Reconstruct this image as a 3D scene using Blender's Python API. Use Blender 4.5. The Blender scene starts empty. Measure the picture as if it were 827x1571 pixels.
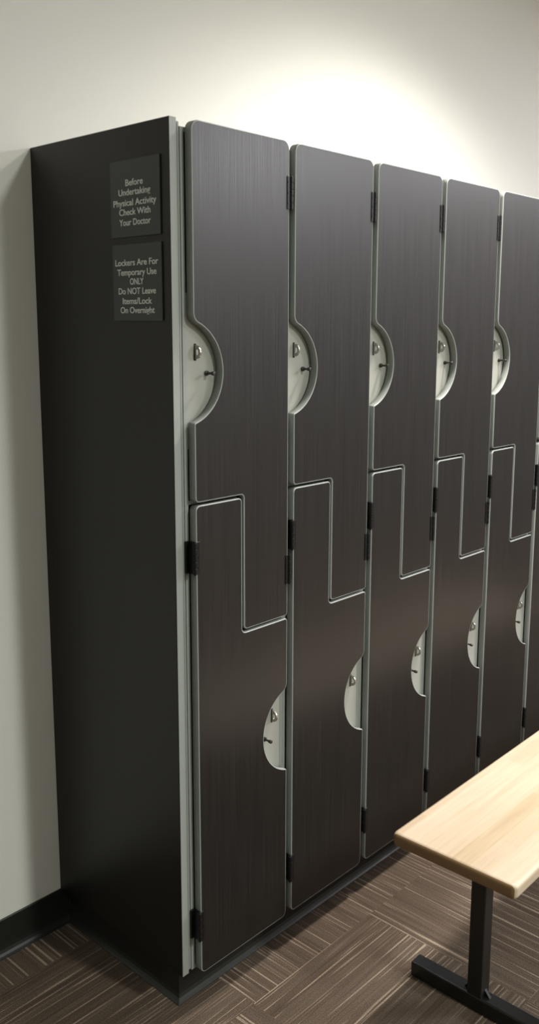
import bpy, bmesh, math, random
from mathutils import Vector, Matrix
random.seed(7)
S = bpy.context.scene
COL = S.collection

# ------------------------------------------------------------------ camera
CX, CY, CZ = -1.2366, -1.38668, 1.55742
YAW, PITCH, ROLL, FPX = 0.83365, -0.16956, 0.00534, 1382.41
cam = bpy.data.cameras.new('camera')
cam_o = bpy.data.objects.new('camera', cam)
COL.objects.link(cam_o)
S.camera = cam_o
fw = Vector((math.sin(YAW) * math.cos(PITCH), math.cos(YAW) * math.cos(PITCH), math.sin(PITCH)))
rt = fw.cross(Vector((0, 0, 1))).normalized()
up = rt.cross(fw)
r2 = rt * math.cos(ROLL) + up * math.sin(ROLL)
u2 = -rt * math.sin(ROLL) + up * math.cos(ROLL)
m = Matrix((r2, u2, -fw)).transposed().to_4x4()
m.translation = Vector((CX, CY, CZ))
cam_o.matrix_world = m
cam.sensor_fit = 'VERTICAL'
cam.sensor_height = 36.0
cam.lens = FPX * 36.0 / 1571.0
cam.shift_x = -30.545 / 1571.0
cam.shift_y = -44.984 / 1571.0
cam.clip_start = 0.02

# ------------------------------------------------------------------ world, lights, exposure
w = bpy.data.worlds.new('world')
S.world = w
w.use_nodes = True
w.node_tree.nodes['Background'].inputs[0].default_value = (0.9, 0.95, 1.0, 1)
w.node_tree.nodes['Background'].inputs[1].default_value = 0.02

CEIL = 2.95


def area(name, loc, sx, sy, power, col):
    l = bpy.data.lights.new(name, 'AREA')
    l.shape = 'RECTANGLE'
    l.size, l.size_y = sx, sy
    l.energy = power
    l.color = col
    o = bpy.data.objects.new(name, l)
    o.location = loc
    COL.objects.link(o)
    return o


def spot(name, loc, power, col, size_deg, blend, rad):
    l = bpy.data.lights.new(name, 'SPOT')
    l.energy = power
    l.color = col
    l.spot_size = math.radians(size_deg)
    l.spot_blend = blend
    l.shadow_soft_size = rad
    o = bpy.data.objects.new(name, l)
    o.location = loc
    COL.objects.link(o)
    return o


# ceiling lamps of the room: a louvred strip behind the photographer, a downlight above the bench, strips further down the room; plus an added fill at left
area('ceiling_strip_front', (0.60, -3.40, CEIL - .02), 0.22, 1.2, 112, (0.96, 1.0, 0.93))
spot('ceiling_downlight_bench', (1.22, -0.40, CEIL - .03), 330, (1.0, 0.945, 0.87), 140, 1.0, 0.16)
area('fill_light_left', (-1.5, -2.2, CEIL - .02), 0.6, 1.2, 13, (0.90, 1.0, 0.90))  # added greenish fill for the end panel, left wall and floor
area('ceiling_strip_far', (4.5, -1.6, CEIL - .02), 0.6, 1.2, 85, (0.97, 0.96, 1.0))
area('ceiling_strip_far', (3.6, -3.4, CEIL - .02), 0.6, 1.2, 165, (0.97, 0.96, 1.0))

vs = S.view_settings
vs.view_transform = 'Standard'
vs.look = 'None'
vs.exposure = 0.3
vs.gamma = 1.0
vs.use_curve_mapping = False
try:
    S.cycles.use_denoising = True
    S.cycles.max_bounces = 10
    S.cycles.diffuse_bounces = 6
except Exception:
    pass


# ------------------------------------------------------------------ materials
def mat(name, col, rough=0.5, metal=0.0, spec=0.5):
    m = bpy.data.materials.new(name)
    m.use_nodes = True
    b = m.node_tree.nodes['Principled BSDF']
    b.inputs['Base Color'].default_value = (*col, 1)
    b.inputs['Roughness'].default_value = rough
    b.inputs['Metallic'].default_value = metal
    b.inputs['Specular IOR Level'].default_value = spec
    return m


def nd(m, t, **kw):
    n = m.node_tree.nodes.new(t)
    for k, v in kw.items():
        setattr(n, k, v)
    return n


def ln(m, a, b):
    m.node_tree.links.new(a, b)


def ramp(m, stops, interp='LINEAR'):
    r = nd(m, 'ShaderNodeValToRGB')
    r.color_ramp.interpolation = interp
    e = r.color_ramp.elements
    while len(e) < len(stops):
        e.new(0.5)
    for i, (p, c) in enumerate(stops):
        e[i].position = p
        e[i].color = (*c, 1) if len(c) == 3 else c
    return r


def noise_on(m, scale, detail=4.0, rough=0.6, coord='Object', nscale=1.0):
    tc = nd(m, 'ShaderNodeTexCoord')
    mp = nd(m, 'ShaderNodeMapping')
    mp.inputs['Scale'].default_value = scale
    ln(m, tc.outputs[coord], mp.inputs['Vector'])
    n = nd(m, 'ShaderNodeTexNoise')
    n.inputs['Scale'].default_value = nscale
    n.inputs['Detail'].default_value = detail
    n.inputs['Roughness'].default_value = rough
    ln(m, mp.outputs['Vector'], n.inputs['Vector'])
    return n


def laminate(name, dark, light, rough, spec=0.5):
    m = mat(name, dark, rough, 0, 0.5)
    b = m.node_tree.nodes['Principled BSDF']
    n = noise_on(m, (900, 900, 3.2), 2, 0.5)
    r = ramp(m, [(0.26, dark), (0.76, light)])
    ln(m, n.outputs['Fac'], r.inputs['Fac'])
    n2 = noise_on(m, (30, 30, 1.2), 2, 0.5)
    mx = nd(m, 'ShaderNodeMix', data_type='RGBA', blend_type='MULTIPLY')
    mx.inputs['Factor'].default_value = 1.0
    r2_ = ramp(m, [(0.3, (0.88, 0.88, 0.88)), (0.7, (1.08, 1.06, 1.05))])
    ln(m, n2.outputs['Fac'], r2_.inputs['Fac'])
    ln(m, r.outputs['Color'], mx.inputs['A'])
    ln(m, r2_.outputs['Color'], mx.inputs['B'])
    ln(m, mx.outputs['Result'], b.inputs['Base Color'])
    rr = ramp(m, [(0.3, (rough - .06,) * 3), (0.7, (rough + .06,) * 3)])
    ln(m, n.outputs['Fac'], rr.inputs['Fac'])
    ln(m, rr.outputs['Color'], b.inputs['Roughness'])
    bp_ = nd(m, 'ShaderNodeBump')
    bp_.inputs['Strength'].default_value = 0.25
    bp_.inputs['Distance'].default_value = 0.0003
    ln(m, n.outputs['Fac'], bp_.inputs['Height'])
    ln(m, bp_.outputs['Normal'], b.inputs['Normal'])
    b.inputs['Specular IOR Level'].default_value = spec
    return m


M_DOOR = laminate('dark_woodgrain_laminate', (0.0035, 0.0032, 0.0030), (0.0165, 0.0145, 0.0133), 0.36)
M_PANEL = laminate('dark_woodgrain_panel', (0.0045, 0.0045, 0.0038), (0.0135, 0.0130, 0.0115), 0.42, 0.38)
M_BAND = mat('grey_edge_band', (0.28, 0.30, 0.285), 0.42)
M_CARC = mat('grey_carcass', (0.30, 0.32, 0.30), 0.5)
M_PLATE = mat('pale_grey_melamine', (0.33, 0.335, 0.30), 0.5)
M_INSIDE = mat('dark_gap_core', (0.05, 0.05, 0.05), 0.8)
M_HINGE = mat('black_hinge_steel', (0.004, 0.004, 0.0045), 0.42, 0.0, 0.35)
M_STEEL = mat('worn_nickel', (0.42, 0.41, 0.38), 0.3, 1.0)
M_PIN = mat('dark_pin_steel', (0.07, 0.065, 0.06), 0.35, 0.8)
M_COVE = mat('black_vinyl_cove', (0.014, 0.0145, 0.013), 0.42)
M_SIGN = mat('charcoal_sign_plastic', (0.034, 0.039, 0.037), 0.45)
M_TEXT = mat('pale_grey_lettering', (0.68, 0.71, 0.68), 0.5)
M_BLACKMETAL = mat('black_powder_coat', (0.007, 0.0075, 0.0075), 0.36, 0.0, 0.5)

# wall paint
M_WALL = mat('off_white_wall_paint', (0.78, 0.77, 0.73), 0.6, 0, 0.3)
_n = noise_on(M_WALL, (1, 1, 1), 3, 0.5, 'Object', 160)
_b = nd(M_WALL, 'ShaderNodeBump')
_b.inputs['Strength'].default_value = 0.12
_b.inputs['Distance'].default_value = 0.001
ln(M_WALL, _n.outputs['Fac'], _b.inputs['Height'])
ln(M_WALL, _b.outputs['Normal'], M_WALL.node_tree.nodes['Principled BSDF'].inputs['Normal'])
M_CEIL = mat('white_ceiling', (0.66, 0.66, 0.64), 0.8, 0, 0.2)
M_WALL3 = mat('dark_taupe_wall_paint', (0.14, 0.135, 0.13), 0.6, 0, 0.3)
M_WALL2 = mat('taupe_wall_paint', (0.30, 0.29, 0.265), 0.6, 0, 0.3)


def carpet():
    m = mat('striped_carpet_tile', (0.1, 0.08, 0.06), 0.95, 0, 0.1)
    b = m.node_tree.nodes['Principled BSDF']
    uv = nd(m, 'ShaderNodeUVMap')
    uv.uv_map = 'UVMap'

    def nz(scale, detail, rough):
        mp = nd(m, 'ShaderNodeMapping')
        mp.inputs['Scale'].default_value = scale
        ln(m, uv.outputs['UV'], mp.inputs['Vector'])
        n = nd(m, 'ShaderNodeTexNoise')
        n.inputs['Scale'].default_value = 1
        n.inputs['Detail'].default_value = detail
        n.inputs['Roughness'].default_value = rough
        ln(m, mp.outputs['Vector'], n.inputs['Vector'])
        return n.outputs['Fac']
    # broad bands of brown, along u
    base = ramp(m, [(0.28, (0.078, 0.055, 0.040)), (0.45, (0.094, 0.069, 0.052)), (0.60, (0.112, 0.084, 0.064)), (0.75, (0.084, 0.062, 0.047))])
    ln(m, nz((1.2, 48, 1), 3, 0.6), base.inputs['Fac'])
    # thin pale yarn lines of varying length
    lines = ramp(m, [(0.57, (0, 0, 0)), (0.68, (1, 1, 1))])
    ln(m, nz((2.6, 150, 1), 1.5, 0.5), lines.inputs['Fac'])
    mx = nd(m, 'ShaderNodeMix', data_type='RGBA')
    ln(m, lines.outputs['Color'], mx.inputs['Factor'])
    ln(m, base.outputs['Color'], mx.inputs['A'])
    mx.inputs['B'].default_value = (0.32, 0.25, 0.19, 1)
    # dark thin lines
    dl = ramp(m, [(0.52, (1, 1, 1)), (0.72, (0.72, 0.70, 0.68))])
    ln(m, nz((1.3, 150, 3), 1.5, 0.5), dl.inputs['Fac'])
    m2 = nd(m, 'ShaderNodeMix', data_type='RGBA', blend_type='MULTIPLY')
    m2.inputs['Factor'].default_value = 1
    ln(m, mx.outputs['Result'], m2.inputs['A'])
    ln(m, dl.outputs['Color'], m2.inputs['B'])
    # loops
    fib = nz((330, 420, 1), 2, 0.7)
    fr = ramp(m, [(0.3, (0.5, 0.5, 0.5)), (0.7, (1.4, 1.4, 1.4))])
    ln(m, fib, fr.inputs['Fac'])
    m3 = nd(m, 'ShaderNodeMix', data_type='RGBA', blend_type='MULTIPLY')
    m3.inputs['Factor'].default_value = 1
    ln(m, m2.outputs['Result'], m3.inputs['A'])
    ln(m, fr.outputs['Color'], m3.inputs['B'])
    ln(m, m3.outputs['Result'], b.inputs['Base Color'])
    bp_ = nd(m, 'ShaderNodeBump')
    bp_.inputs['Strength'].default_value = 0.6
    bp_.inputs['Distance'].default_value = 0.002
    ln(m, fib, bp_.inputs['Height'])
    ln(m, bp_.outputs['Normal'], b.inputs['Normal'])
    return m


def maple():
    m = mat('maple_butcher_block', (0.7, 0.55, 0.35), 0.42, 0, 0.45)
    b = m.node_tree.nodes['Principled BSDF']
    tc = nd(m, 'ShaderNodeTexCoord')
    sep = nd(m, 'ShaderNodeSeparateXYZ')
    ln(m, tc.outputs['Object'], sep.inputs[0])
    # strips across y, about 40 mm wide, with a random tone each
    mul = nd(m, 'ShaderNodeMath', operation='MULTIPLY')
    mul.inputs[1].default_value = 1 / 0.043
    ln(m, sep.outputs['Y'], mul.inputs[0])
    fl = nd(m, 'ShaderNodeMath', operation='FLOOR')
    ln(m, mul.outputs[0], fl.inputs[0])
    off = nd(m, 'ShaderNodeMath', operation='MULTIPLY')
    off.inputs[1].default_value = 0.377
    ln(m, fl.outputs[0], off.inputs[0])
    xa = nd(m, 'ShaderNodeMath', operation='ADD')
    ln(m, sep.outputs['X'], xa.inputs[0])
    ln(m, off.outputs[0], xa.inputs[1])
    xs = nd(m, 'ShaderNodeMath', operation='MULTIPLY')
    xs.inputs[1].default_value = 1 / 0.62
    ln(m, xa.outputs[0], xs.inputs[0])
    xf = nd(m, 'ShaderNodeMath', operation='FLOOR')
    ln(m, xs.outputs[0], xf.inputs[0])
    cmb = nd(m, 'ShaderNodeCombineXYZ')
    ln(m, fl.outputs[0], cmb.inputs[0])
    ln(m, xf.outputs[0], cmb.inputs[1])
    wn = nd(m, 'ShaderNodeTexWhiteNoise')
    ln(m, cmb.outputs[0], wn.inputs['Vector'])
    tone = ramp(m, [(0.0, (0.43, 0.335, 0.225)), (0.5, (0.49, 0.395, 0.29)), (1.0, (0.53, 0.44, 0.34))])
    ln(m, wn.outputs['Value'], tone.inputs['Fac'])
    g = noise_on(m, (3.0, 55, 55), 4, 0.6)
    gr = ramp(m, [(0.3, (0.86, 0.82, 0.76)), (0.7, (1.06, 1.05, 1.04))])
    ln(m, g.outputs['Fac'], gr.inputs['Fac'])
    mx = nd(m, 'ShaderNodeMix', data_type='RGBA', blend_type='MULTIPLY')
    mx.inputs['Factor'].default_value = 1
    ln(m, tone.outputs['Color'], mx.inputs['A'])
    ln(m, gr.outputs['Color'], mx.inputs['B'])
    # shade on the bench's near end, painted in as a darker brown
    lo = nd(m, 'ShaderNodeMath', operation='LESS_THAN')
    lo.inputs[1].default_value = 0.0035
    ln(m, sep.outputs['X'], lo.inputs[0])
    end_shade = nd(m, 'ShaderNodeMix', data_type='RGBA')
    ln(m, lo.outputs[0], end_shade.inputs['Factor'])
    ln(m, mx.outputs['Result'], end_shade.inputs['A'])
    end_shade.inputs['B'].default_value = (0.20, 0.115, 0.05, 1)
    ln(m, end_shade.outputs['Result'], b.inputs['Base Color'])
    return m


M_CARPET = carpet()
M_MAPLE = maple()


# ------------------------------------------------------------------ mesh helpers
def link_obj(name, bm, material, parent=None, smooth=False):
    me = bpy.data.meshes.new(name)
    bmesh.ops.recalc_face_normals(bm, faces=bm.faces)
    bm.to_mesh(me)
    bm.free()
    if smooth:
        for p in me.polygons:
            p.use_smooth = True
    me.materials.append(material)
    o = bpy.data.objects.new(name, me)
    COL.objects.link(o)
    if parent is not None:
        o.parent = parent
    return o


def empty(name, loc=(0, 0, 0), rz=0.0):
    o = bpy.data.objects.new(name, None)
    o.location = loc
    o.rotation_euler = (0, 0, rz)
    o.empty_display_size = 0.05
    COL.objects.link(o)
    return o


def tag(o, label=None, cat=None, group=None, kind=None):
    if label:
        o['label'] = label
    if cat:
        o['category'] = cat
    if group:
        o['group'] = group
    if kind:
        o['kind'] = kind
    return o


def box(bm, x0, x1, y0, y1, z0, z1, bev=0.0, seg=2):
    vs_ = [bm.verts.new((x, y, z)) for x in (x0, x1) for y in (y0, y1) for z in (z0, z1)]
    f = [(0, 1, 3, 2), (4, 6, 7, 5), (0, 4, 5, 1), (2, 3, 7, 6), (0, 2, 6, 4), (1, 5, 7, 3)]
    fs = [bm.faces.new([vs_[i] for i in q]) for q in f]
    if bev > 0:
        es = list({e for fc in fs for e in fc.edges})
        bmesh.ops.bevel(bm, geom=es, offset=bev, segments=seg, profile=0.5, affect='EDGES')


def cyl(bm, c, axis, r, length, n=16, bev=0.0, r2=None):
    q = Vector((0, 0, 1)).rotation_difference(Vector(axis).normalized())
    mt = Matrix.Translation(Vector(c)) @ q.to_matrix().to_4x4()
    res = bmesh.ops.create_cone(bm, cap_ends=True, segments=n, radius1=r, radius2=r if r2 is None else r2, depth=length, matrix=mt)
    if bev > 0:
        vs_ = res['verts']
        es = [e for e in {e for v in vs_ for e in v.link_edges} if len([f for f in e.link_faces if len(f.verts) > 4]) == 1]
        bmesh.ops.bevel(bm, geom=es, offset=bev, segments=2, profile=0.5, affect='EDGES')


def round_poly(pts):
    """pts: list of (x, z, r). Returns the outline with rounded corners."""
    out = []
    n = len(pts)
    for i in range(n):
        x, z, r = pts[i]
        if r <= 0:
            out.append(Vector((x, z)))
            continue
        p = Vector((x, z))
        a = Vector(pts[i - 1][:2]) - p
        b = Vector(pts[(i + 1) % n][:2]) - p
        a.normalize()
        b.normalize()
        ang = a.angle(b)
        d = r / math.tan(ang / 2)
        c = p + (a + b).normalized() * (r / math.sin(ang / 2))
        s, e = p + a * d - c, p + b * d - c
        a0, a1 = math.atan2(s.y, s.x), math.atan2(e.y, e.x)
        da = (a1 - a0 + math.pi) % (2 * math.pi) - math.pi
        k = 7
        for j in range(k + 1):
            t = a0 + da * j / k
            out.append(c + Vector((math.cos(t), math.sin(t))) * r)
    return out


def cutout(x_edge, sgn, zc, rt_, rb):
    """Outline of the round finger pull, walking upward in z. sgn=+1: cut goes toward +x from a left edge."""
    half, depth = 0.104, 0.080
    R = (half * half + depth * depth) / (2 * depth)
    cx = depth - R
    top_z = math.sqrt((R + rt_) ** 2 - (rt_ - cx) ** 2)
    bot_z = math.sqrt((R + rb) ** 2 - (rb - cx) ** 2)
    pts = []
    # bottom fillet: centre (rb, -bot_z): from (0,-bot_z) to the tangent point on the circle
    tb = Vector((cx, 0)) + (Vector((rb, -bot_z)) - Vector((cx, 0))).normalized() * R
    c = Vector((rb, -bot_z))
    a0, a1 = math.pi, math.atan2(tb.y - c.y, tb.x - c.x)
    da = (a1 - a0 + math.pi) % (2 * math.pi) - math.pi
    for j in range(6):
        t = a0 + da * j / 5
        pts.append(c + Vector((math.cos(t), math.sin(t))) * rb)
    tt = Vector((cx, 0)) + (Vector((rt_, top_z)) - Vector((cx, 0))).normalized() * R
    b0, b1 = math.atan2(tb.y, tb.x - cx), math.atan2(tt.y, tt.x - cx)
    for j in range(1, 36):
        t = b0 + (b1 - b0) * j / 36
        pts.append(Vector((cx + R * math.cos(t), R * math.sin(t))))
    c = Vector((rt_, top_z))
    a0, a1 = math.atan2(tt.y - c.y, tt.x - c.x), math.pi
    da = (a1 - a0 + math.pi) % (2 * math.pi) - math.pi
    for j in range(6):
        t = a0 + da * j / 5
        pts.append(c + Vector((math.cos(t), math.sin(t))) * rt_)
    return [(x_edge + sgn * p.x, zc + p.y, 0) for p in pts]


def inset(poly, d):
    """Offset a clockwise-or-counter outline inward by d."""
    n = len(poly)
    area2 = sum(poly[i - 1].x * poly[i].y - poly[i].x * poly[i - 1].y for i in range(n))
    s = 1 if area2 > 0 else -1
    out = []
    for i in range(n):
        e1 = (poly[i] - poly[i - 1]).normalized()
        e2 = (poly[(i + 1) % n] - poly[i]).normalized()
        n1 = Vector((-e1.y, e1.x)) * s
        n2 = Vector((-e2.y, e2.x)) * s
        nn = n1 + n2
        if nn.length < 1e-6:
            nn = n1
        nn.normalize()
        out.append(poly[i] + nn * (d / max(0.5, nn.dot(n1))))
    return out


def dedupe(poly):
    out = []
    for p in poly:
        if not out or (p - out[-1]).length > 1e-5:
            out.append(p)
    if (out[0] - out[-1]).length < 1e-5:
        out.pop()
    return out


T = 0.019          # door thickness
W = 0.305          # locker pitch
DW = 0.286         # door width
YC = 0.0232         # front of the carcass
ZT, ZB = 1.960, 0.098
BACK = 0.509       # wall behind


def slab(poly, y0, y1, bevel_in):
    """closed slab between y0 (front) and y1 from an outline."""
    bm = bmesh.new()
    f = [bm.verts.new((p.x, y0, p.y)) for p in poly]
    b = [bm.verts.new((p.x, y1, p.y)) for p in poly]
    n = len(poly)
    bm.faces.new(f)
    bm.faces.new(b[::-1])
    for i in range(n):
        bm.faces.new((f[i], b[i], b[(i + 1) % n], f[(i + 1) % n]))
    bm.normal_update()
    big = [fc for fc in bm.faces if len(fc.verts) > 4]
    bmesh.ops.triangulate(bm, faces=big)
    return bm


def band(poly, prof):
    """ring swept round the outline; prof: closed list of (inset, y)."""
    bm = bmesh.new()
    rings = []
    for d, y in prof:
        q = inset(poly, d) if d else poly
        rings.append([bm.verts.new((p.x, y, p.y)) for p in q])
    n, k = len(poly), len(prof)
    for j in range(k):
        a, b = rings[j], rings[(j + 1) % k]
        for i in range(n):
            f = bm.faces.new((a[i], a[(i + 1) % n], b[(i + 1) % n], b[i]))
            f.smooth = True
    return bm


# ------------------------------------------------------------------ room
def struct(name, bm, m):
    o = link_obj(name, bm, m)
    o['kind'] = 'structure'
    return o


RX0, RX1, RY0 = -2.6, 5.2, -4.6
bm = bmesh.new(); box(bm, RX0 - .1, RX1 + .1, BACK, BACK + .1, -.05, CEIL + .1); struct('wall_back', bm, M_WALL)
bm = bmesh.new(); box(bm, RX0 - .1, RX1 + .1, RY0 - .1, RY0, -.05, CEIL + .1); struct('wall_front', bm, M_WALL2)
bm = bmesh.new(); box(bm, RX0 - .1, RX0, RY0, BACK, -.05, CEIL + .1); struct('wall_left', bm, M_WALL2)
bm = bmesh.new(); box(bm, RX1, RX1 + .1, RY0, BACK, -.05, CEIL + .1); struct('wall_right', bm, M_WALL3)
bm = bmesh.new(); box(bm, RX0, RX1, RY0, BACK, CEIL, CEIL + .1); struct('ceiling', bm, M_CEIL)

# carpet tiles, quarter-turned
bm = bmesh.new()
uvl = bm.loops.layers.uv.new('UVMap')
TX, TY = 0.445, 0.468
X0c, Y0c = 0.098, 0.396
i0, i1 = math.floor((RX0 - X0c) / TX), math.ceil((RX1 - X0c) / TX)
j0, j1 = math.floor((RY0 - Y0c) / TY), math.ceil((BACK - Y0c) / TY)
for i in range(i0, i1):
    for j in range(j0, j1):
        xa, xb = max(RX0, X0c + i * TX), min(RX1, X0c + (i + 1) * TX)
        ya, yb = max(RY0, Y0c + j * TY), min(BACK, Y0c + (j + 1) * TY)
        if xb <= xa or yb <= ya:
            continue
        perp = (i + j) % 2 != 0        # True: stripes run away from the lockers (along y)
        if i == 1 and j == -1:
            perp = True
        vs_ = [bm.verts.new(v) for v in ((xa, ya, 0), (xb, ya, 0), (xb, yb, 0), (xa, yb, 0))]
        f = bm.faces.new(vs_)
        ou, ov = random.uniform(0, 50), random.uniform(0, 50)
        for lp in f.loops:
            x, y = lp.vert.co.x, lp.vert.co.y
            u, v = (y, x) if perp else (x, y)
            lp[uvl].uv = (u + ou, v + ov)
# slab below the pile
fl = link_obj('floor', bm, M_CARPET)
fl['kind'] = 'structure'
for p in fl.data.polygons:
    if p.normal.z < 0:
        p.flip()


def cove_profile(path, name, parent=None, closed_ends=True, off=0.0):
    """black cove base swept along a 2-D path (mitred); the room side is to the right of travel."""
    prof = [(0.000, 0.0), (0.0165, 0.0), (0.0165, 0.0015), (0.0120, 0.0050), (0.0080, 0.0105), (0.0052, 0.018), (0.0038, 0.028), (0.0033, 0.045),
            (0.0033, 0.0965), (0.0020, 0.0985), (0.0, 0.0990)]
    bm = bmesh.new()
    pts = [Vector(p) for p in path]
    rings = []
    for i, p in enumerate(pts):
        ns = []
        if i > 0:
            e = (p - pts[i - 1]).normalized(); ns.append(Vector((e.y, -e.x)))
        if i < len(pts) - 1:
            e = (pts[i + 1] - p).normalized(); ns.append(Vector((e.y, -e.x)))
        nn = sum(ns, Vector((0, 0))).normalized()
        k = 1 / nn.dot(ns[0])
        rings.append([bm.verts.new((p.x + nn.x * d * k, p.y + nn.y * d * k, z)) for d, z in prof])
    n = len(prof)
    for a, b in zip(rings, rings[1:]):
        for i in range(n):
            bm.faces.new((a[i], a[(i + 1) % n], b[(i + 1) % n], b[i]))
    bm.faces.new(rings[0]); bm.faces.new(rings[-1][::-1])
    return link_obj(name, bm, M_COVE, parent)


NCOL = 7
PX0 = -0.0100       # plinth left face
PY0 = 0.0672        # plinth front face
PX1 = NCOL * W - 0.01
b_ = cove_profile([(RX0 + .001, BACK), (-0.0140, BACK)], 'baseboard_back')
b_['kind'] = 'structure'
b_ = cove_profile([(PX1 + .018, BACK), (RX1, BACK)], 'baseboard_back')
b_['kind'] = 'structure'
b_ = cove_profile([(RX0, RY0), (RX0, BACK - .018)], 'baseboard_left')
b_['kind'] = 'structure'

# ------------------------------------------------------------------ plinth
pl = empty('locker_plinth', (PX0, PY0, 0))
tag(pl, 'low recessed black plinth running along the carpet under the whole row of lockers', 'plinth')
bm = bmesh.new(); box(bm, 0, PX1 - PX0, 0, BACK - .002 - PY0, 0.0, 0.0975)
link_obj('core', bm, M_COVE, pl)
cb = cove_profile([(0, BACK - .0035 - PY0), (0, 0), (PX1 - PX0, 0)], 'cove_base', pl)
cb['label'] = 'black vinyl cove base with a curved toe'

# ------------------------------------------------------------------ end panel + filler
EPX0, EPX1, EPY = -0.0386, -0.0196, 0.0215
ep = empty('end_panel', (EPX0, BACK, ZB))
tag(ep, 'tall dark woodgrain end panel with two signs, closing the near end of the locker row', 'panel')
H = 1.9615 - ZB
D_ = BACK - EPY
bm = bmesh.new(); box(bm, 0, EPX1 - EPX0, -D_ + .0012, -.001, 0, H - .0012, 0.0006, 1)
link_obj('board', bm, M_PANEL, ep)
bm = bmesh.new(); box(bm, 0.0012, EPX1 - EPX0, -D_, -D_ + .00115, 0, H, 0.0004, 1)
box(bm, 0.0012, EPX1 - EPX0, -D_ + .001, -.001, H - .00115, H, 0.0002, 1)
eb = link_obj('edge_band', bm, M_BAND if False else M_CARC, ep)
eb['label'] = 'pale grey-green edge band'

fi = empty('filler_strip', (-0.0148, 0.06, 0.104))
tag(fi, 'narrow grey filler strip standing between the dark end panel and the nearest locker', 'filler strip')
bm = bmesh.new(); box(bm, -0.0045, 0.0045, -0.0355, 0.10, 0, 1.852, 0.001, 2)
link_obj('strip', bm, M_CARC, fi)
bm = bmesh.new(); box(bm, -0.0012, 0.0012, -0.0362, -0.0354, 0.0, 1.85, 0.0003, 1)
link_obj('bead', bm, M_BAND, fi)

# ------------------------------------------------------------------ signs
def text_mesh(body, size, fit_w, xs=0.9):
    cu = bpy.data.curves.new('t', 'FONT')
    cu.body = body
    cu.size = size
    cu.align_x = 'CENTER'
    cu.extrude = 0.0003
    cu.offset = 0.00022
    o = bpy.data.objects.new('t', cu)
    COL.objects.link(o)
    bpy.context.view_layer.update()
    dg = bpy.context.evaluated_depsgraph_get()
    me = bpy.data.meshes.new_from_object(o.evaluated_get(dg))
    bpy.data.objects.remove(o)
    xs_ = [v.co.x for v in me.vertices]
    wd = max(xs_) - min(xs_)
    mid = (max(xs_) + min(xs_)) / 2
    k = fit_w / wd
    bm = bmesh.new()
    bm.from_mesh(me)
    bpy.data.meshes.remove(me)
    for v in bm.verts:
        v.co.x = (v.co.x - mid) * k
    return bm


def sign(name, label, y0, y1, z0, z1, lines):
    """y0<y1; faces -x on the end panel. Reading direction is -y."""
    t = 0.0035
    e = empty(name, (EPX0, (y0 + y1) / 2, z0))
    tag(e, label, 'sign', 'signs on the end panel')
    bm = bmesh.new(); box(bm, -t, 0.0, -(y1 - y0) / 2, (y1 - y0) / 2, 0, z1 - z0, 0.0006, 1)
    link_obj('plaque', bm, M_SIGN, e)
    out = bmesh.new()
    for body, zc, wd in lines:
        b2 = text_mesh(body, 0.0182, wd)
        me = bpy.data.meshes.new('tmp')
        for v in b2.verts:
            x, y, z = v.co
            v.co = Vector((-t - 0.0002 - z, -x, zc - 0.0064 + y - z0))
        b2.to_mesh(me); b2.free()
        out.from_mesh(me)
        bpy.data.meshes.remove(me)
    lt = link_obj('lettering', out, M_TEXT, e)
    return e


sign('wall_sign', 'upper charcoal sign reading Before Undertaking Physical Activity, on the end panel', 0.0475, 0.2075, 1.7415, 1.8940,
     [('Before', 1.8492, .056), ('Undertaking', 1.8308, .103), ('Physical Activity', 1.8100, .139), ('Check With', 1.7915, .101), ('Your Doctor', 1.7710, .102)])
sign('wall_sign', 'lower charcoal sign reading Lockers Are For Temporary Use ONLY, on the end panel', 0.0460, 0.2055, 1.5710, 1.7270,
     [('Lockers Are For', 1.6905, .140), ('Temporary Use', 1.6708, .128), ('ONLY', 1.6518, .044), ('Do NOT Leave', 1.6325, .122), ('Items/Lock', 1.6122, .096), ('On Overnight', 1.5935, .112)])

# ------------------------------------------------------------------ lockers
ZU, ZL = 1.4675, 0.597
SU, SL = 0.1418, 0.1355
Z1L, Z1U = 1.1895, 1.1960
Z2L, Z2U = 0.8785, 0.8850
upper_poly = dedupe(round_poly(
    [(0, Z1U, .010), (SU, Z1U, .009), (SU, Z2U, .010), (DW, Z2U, .008), (DW, ZT, .020), (0, ZT, .020)] + cutout(0, 1, ZU, .022, .005)[::-1]))
lower_poly = dedupe(round_poly(
    [(0, ZB - .002, .014), (DW, ZB - .002, .014)] + cutout(DW, -1, ZL, .022, .005) + [(DW, Z2L, .008), (SL, Z2L, .012), (SL, Z1L, .009), (0, Z1L, .012)]))
BANDPROF = [(0, T), (0, .0022), (.0003, .0011), (.0010, .0003), (.0021, 0.0), (.0026, 0.0), (.0026, T)]


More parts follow.
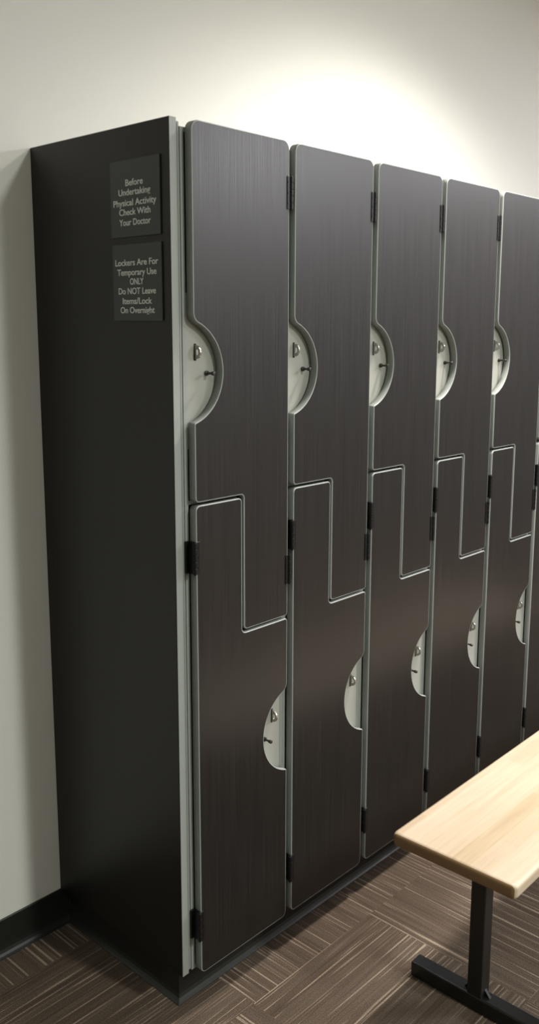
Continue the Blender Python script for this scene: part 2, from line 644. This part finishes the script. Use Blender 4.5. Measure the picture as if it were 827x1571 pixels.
def hinge_bm(side):
    """five-knuckle hinge at the door's edge x=0, z centred; side=-1: gap to the left of the door."""
    bm = bmesh.new()
    s = side
    h = 0.070
    xk, yk, r = 0.0045 * s, -0.0010, 0.0048
    n = 5
    seg = h / n
    for i in range(n):
        zc = -h / 2 + seg * (i + .5)
        cyl(bm, (xk, yk, zc), (0, 0, 1), r, seg - .0012, 14, .0005)
    cyl(bm, (xk, yk, 0), (0, 0, 1), r * .55, h + .004, 10, .0006)
    # leaf wrapped round the door edge and its return on the face
    a, b = sorted((0.0002 * s, 0.0018 * s)); box(bm, a, b, -0.0016, T, -h / 2, h / 2, .0003, 1)
    a, b = sorted((0.0018 * s, -0.0085 * s)); box(bm, a, b, -0.0018, -0.0001, -h / 2, h / 2, .0004, 1)
    # frame leaf on the carcass face
    a, b = sorted((0.0020 * s, 0.0125 * s)); box(bm, a, b, T - .001, YC - .0002, -h / 2, h / 2, .0003, 1)
    a, b = sorted((0.0035 * s, 0.0052 * s)); box(bm, a, b, 0.001, T + .0005, -h / 2, h / 2, .0003, 1)
    for zc in (-.022, 0, .022):
        cyl(bm, (-0.0048 * s, -.0020, zc), (0, 1, 0), .0021, .0012, 10)
    return bm


def staple_bm():
    """D-shaped padlock hasp standing out of the plate in the plane x=0."""
    bm = bmesh.new()
    out, inn = [], []
    n = 14
    for i in range(n + 1):
        t = -math.pi / 2 + math.pi * i / n
        out.append((-.0175 * math.cos(t) ** 0.8 if math.cos(t) > 0 else 0.0, .0145 * math.sin(t)))
        inn.append((-.0060 - .0055 * max(0.0, math.cos(t)) ** 0.8, .0062 * math.sin(t)))
    th = .0017
    vo = [[bm.verts.new((x, y, z)) for y, z in out] for x in (-th, th)]
    vi = [[bm.verts.new((x, y, z)) for y, z in inn] for x in (-th, th)]
    for i in range(n):
        bm.faces.new((vo[0][i], vo[0][i + 1], vi[0][i + 1], vi[0][i]))
        bm.faces.new((vo[1][i], vi[1][i], vi[1][i + 1], vo[1][i + 1]))
        bm.faces.new((vo[0][i], vo[1][i], vo[1][i + 1], vo[0][i + 1]))
        bm.faces.new((vi[0][i], vi[0][i + 1], vi[1][i + 1], vi[1][i]))
    # the straight side that closes the D
    for a, b in ((0, 0), (n, n)):
        pass
    bm.normal_update()
    bm.faces.new((vo[0][0], vi[0][0], vi[0][n], vo[0][n]))
    bm.faces.new((vo[1][0], vo[1][n], vi[1][n], vi[1][0]))
    bm.faces.new((vi[0][0], vi[1][0], vi[1][n], vi[0][n]))
    bm.faces.new((vo[0][0], vo[0][n], vo[1][n], vo[1][0]))
    return bm


def slot_bm():
    bm = bmesh.new()
    box(bm, -.0032, .0032, -.0006, 0, -.0175, .0175, .0002, 1)
    return bm


def pin_bm():
    bm = bmesh.new()
    cyl(bm, (0, -.0025, 0), (0, 1, 0), .0055, .005, 18, .001)
    cyl(bm, (0, -.011, 0), (0, 1, 0), .0026, .016, 14)
    cyl(bm, (0, -.0215, 0), (0, 1, 0), .0042, .009, 18, .0015)
    return bm


ORD = ['nearest', 'second', 'third', 'fourth', 'fifth', 'sixth', 'seventh']
LOCKER_LABEL = [
    'nearest two-door Z locker, standing right beside the end panel that carries the signs',
    'second Z locker from the signed end panel, no black pin in its lower finger pull',
    'third Z locker from the signed end panel, in the middle of the row',
    'fourth Z locker from the signed end panel, behind the corner of the wooden bench',
    'fifth Z locker from the signed end panel, standing behind the bench top',
    'sixth Z locker from the signed end panel, only its left edge in the photo',
    'seventh Z locker from the signed end panel, past the right edge of the photo',
]


def make_locker():
    e = empty('locker', (0, YC, ZB))
    o = Vector((0, YC, ZB))

    def rel(bm):
        bmesh.ops.translate(bm, verts=bm.verts, vec=-o)
        return bm
    x0, x1, zt, zb, y1 = -.0095, .2950, 1.9470, .1000, BACK - .002
    t = .0095
    bm = bmesh.new()
    box(bm, x0, x0 + t, YC, y1, zb, zt)
    box(bm, x1 - t, x1, YC, y1, zb, zt)
    box(bm, x0 + t, x1 - t, YC + .0, y1, zt - t, zt)
    box(bm, x0 + t, x1 - t, YC + .0, y1, zb, zb + t)
    box(bm, x0 + t, x1 - t, y1 - .006, y1, zb + t, zt - t)
    # Z shaped divider between the two compartments
    box(bm, x0 + t, SU - .003, YC + .004, y1 - .006, 1.1885, 1.1975)
    box(bm, SL - .001, SU + .003, YC + .004, y1 - .006, .8765, 1.1975)
    box(bm, SU, x1 - t, YC + .004, y1 - .006, .8765, .8865)
    link_obj('carcass', rel(bm), M_CARC, e)
    # doors
    for nm, poly in (('upper', upper_poly), ('lower', lower_poly)):
        d = link_obj('door', rel(slab(inset(poly, .0025), 0.0, T, 0)), M_DOOR, e)
        d['label'] = nm + ' dark woodgrain door'
        bd = link_obj('edge_band', rel(band(poly, BANDPROF)), M_BAND, d)
        bd['label'] = 'grey edge band'
        if nm == 'upper':
            for zc in (1.8510, 0.9980):
                bm = hinge_bm(1)
                bmesh.ops.translate(bm, verts=bm.verts, vec=(DW, 0, zc))
                link_obj('hinge', rel(bm), M_HINGE, d)
        else:
            for zc in (1.0780, 0.2180):
                bm = hinge_bm(-1)
                bmesh.ops.translate(bm, verts=bm.verts, vec=(0, 0, zc))
                link_obj('hinge', rel(bm), M_HINGE, d)
    # lock plates behind the finger pulls
    for nm, xa, xb, zc, xs, zs, xp, zp in (('upper', 0.0003, .125, ZU, .0240, 1.5080, .0545, 1.4640), ('lower', .161, .2852, ZL, .2575, .6340, .2300, .5830)):
        bm = bmesh.new(); box(bm, xa, xb, YC + .0004, YC + .009, zc - .16, zc + .16)
        p = link_obj('lock_plate', rel(bm), M_PLATE, e)
        bm = slot_bm(); bmesh.ops.translate(bm, verts=bm.verts, vec=(xs, YC + .0004, zs)); link_obj('slot', rel(bm), M_HINGE, p)
        bm = staple_bm(); bmesh.ops.translate(bm, verts=bm.verts, vec=(xs, YC - .0002, zs)); link_obj('staple', rel(bm), M_STEEL, p)
        bm = pin_bm(); bmesh.ops.translate(bm, verts=bm.verts, vec=(xp, YC + .0004, zp)); link_obj('latch_pin', rel(bm), M_PIN, p)
    return e


def copy_tree(o, parent=None):
    c = o.copy()
    COL.objects.link(c)
    if parent is not None:
        c.parent = parent
    for ch in list(o.children):
        copy_tree(ch, c)
    return c


first = make_locker()
lockers = [first]
for k in range(1, NCOL):
    c = copy_tree(first)
    c.location.x = k * W
    lockers.append(c)
for k, e in enumerate(lockers):
    tag(e, LOCKER_LABEL[k], 'locker', 'row of Z lockers')
# the second locker's lower pull shows no pin
for p in lockers[1].children:
    if p.name.startswith('lock_plate'):
        for q in list(p.children):
            if q.name.startswith('latch_pin') and q.data.vertices[0].co.z < 1.0:
                bpy.data.objects.remove(q)

# ------------------------------------------------------------------ bench
BX, BY, BH = 0.300, -0.4620, 0.4450
BL, BWD, BT = 1.83, 0.306, 0.032
bn = empty('bench', (BX, BY, 0), math.radians(0.6))
tag(bn, 'pale maple locker room bench on black steel pedestals, standing in front of the lockers', 'bench')
bm = bmesh.new()
plan = [(0, -BWD / 2), (BL, -BWD / 2), (BL, BWD / 2), (0, BWD / 2)]
pp = dedupe(round_poly([(x, y, .013) for x, y in plan]))
prof = [(.008, 0.0), (.0030, .0015), (.0006, .005), (0, .010), (0, BT - .011), (.0008, BT - .006), (.0030, BT - .0022), (.0085, BT)]
rings = []
for d, z in prof:
    q = inset(pp, d)
    rings.append([bm.verts.new((p.x, p.y, BH - BT + z)) for p in q])
for a, b in zip(rings, rings[1:]):
    n = len(a)
    for i in range(n):
        f = bm.faces.new((a[i], a[(i + 1) % n], b[(i + 1) % n], b[i]))
        f.smooth = True
bm.faces.new(rings[0][::-1]); bm.faces.new(rings[-1])
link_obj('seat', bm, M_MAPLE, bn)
for px in (0.146, BL - 0.146):
    bm = bmesh.new(); box(bm, px - .019, px + .019, -.019, .019, .0375, BH - BT - .004, .003, 2)
    lg = link_obj('leg', bm, M_BLACKMETAL, bn)
    bm = bmesh.new(); box(bm, px - .0195, px + .0195, -.174, .174, 0.0, .038, .004, 3)
    link_obj('foot', bm, M_BLACKMETAL, lg)
    bm = bmesh.new(); box(bm, px - .030, px + .030, -.12, .12, BH - BT - .005, BH - BT, .001, 1)
    link_obj('top_bracket', bm, M_BLACKMETAL, lg)
    # welded corner lugs between post and foot
    for s in (-1, 1):
        bm = bmesh.new()
        v = [bm.verts.new(p) for p in ((px - .004, s * .018, .037), (px - .004, s * .034, .037), (px - .004, s * .018, .056),
                                       (px + .004, s * .018, .037), (px + .004, s * .034, .037), (px + .004, s * .018, .056))]
        for q in ((0, 1, 2), (3, 5, 4), (0, 3, 4, 1), (1, 4, 5, 2), (2, 5, 3, 0)):
            bm.faces.new([v[i] for i in q])
        link_obj('gusset', bm, M_BLACKMETAL, lg)
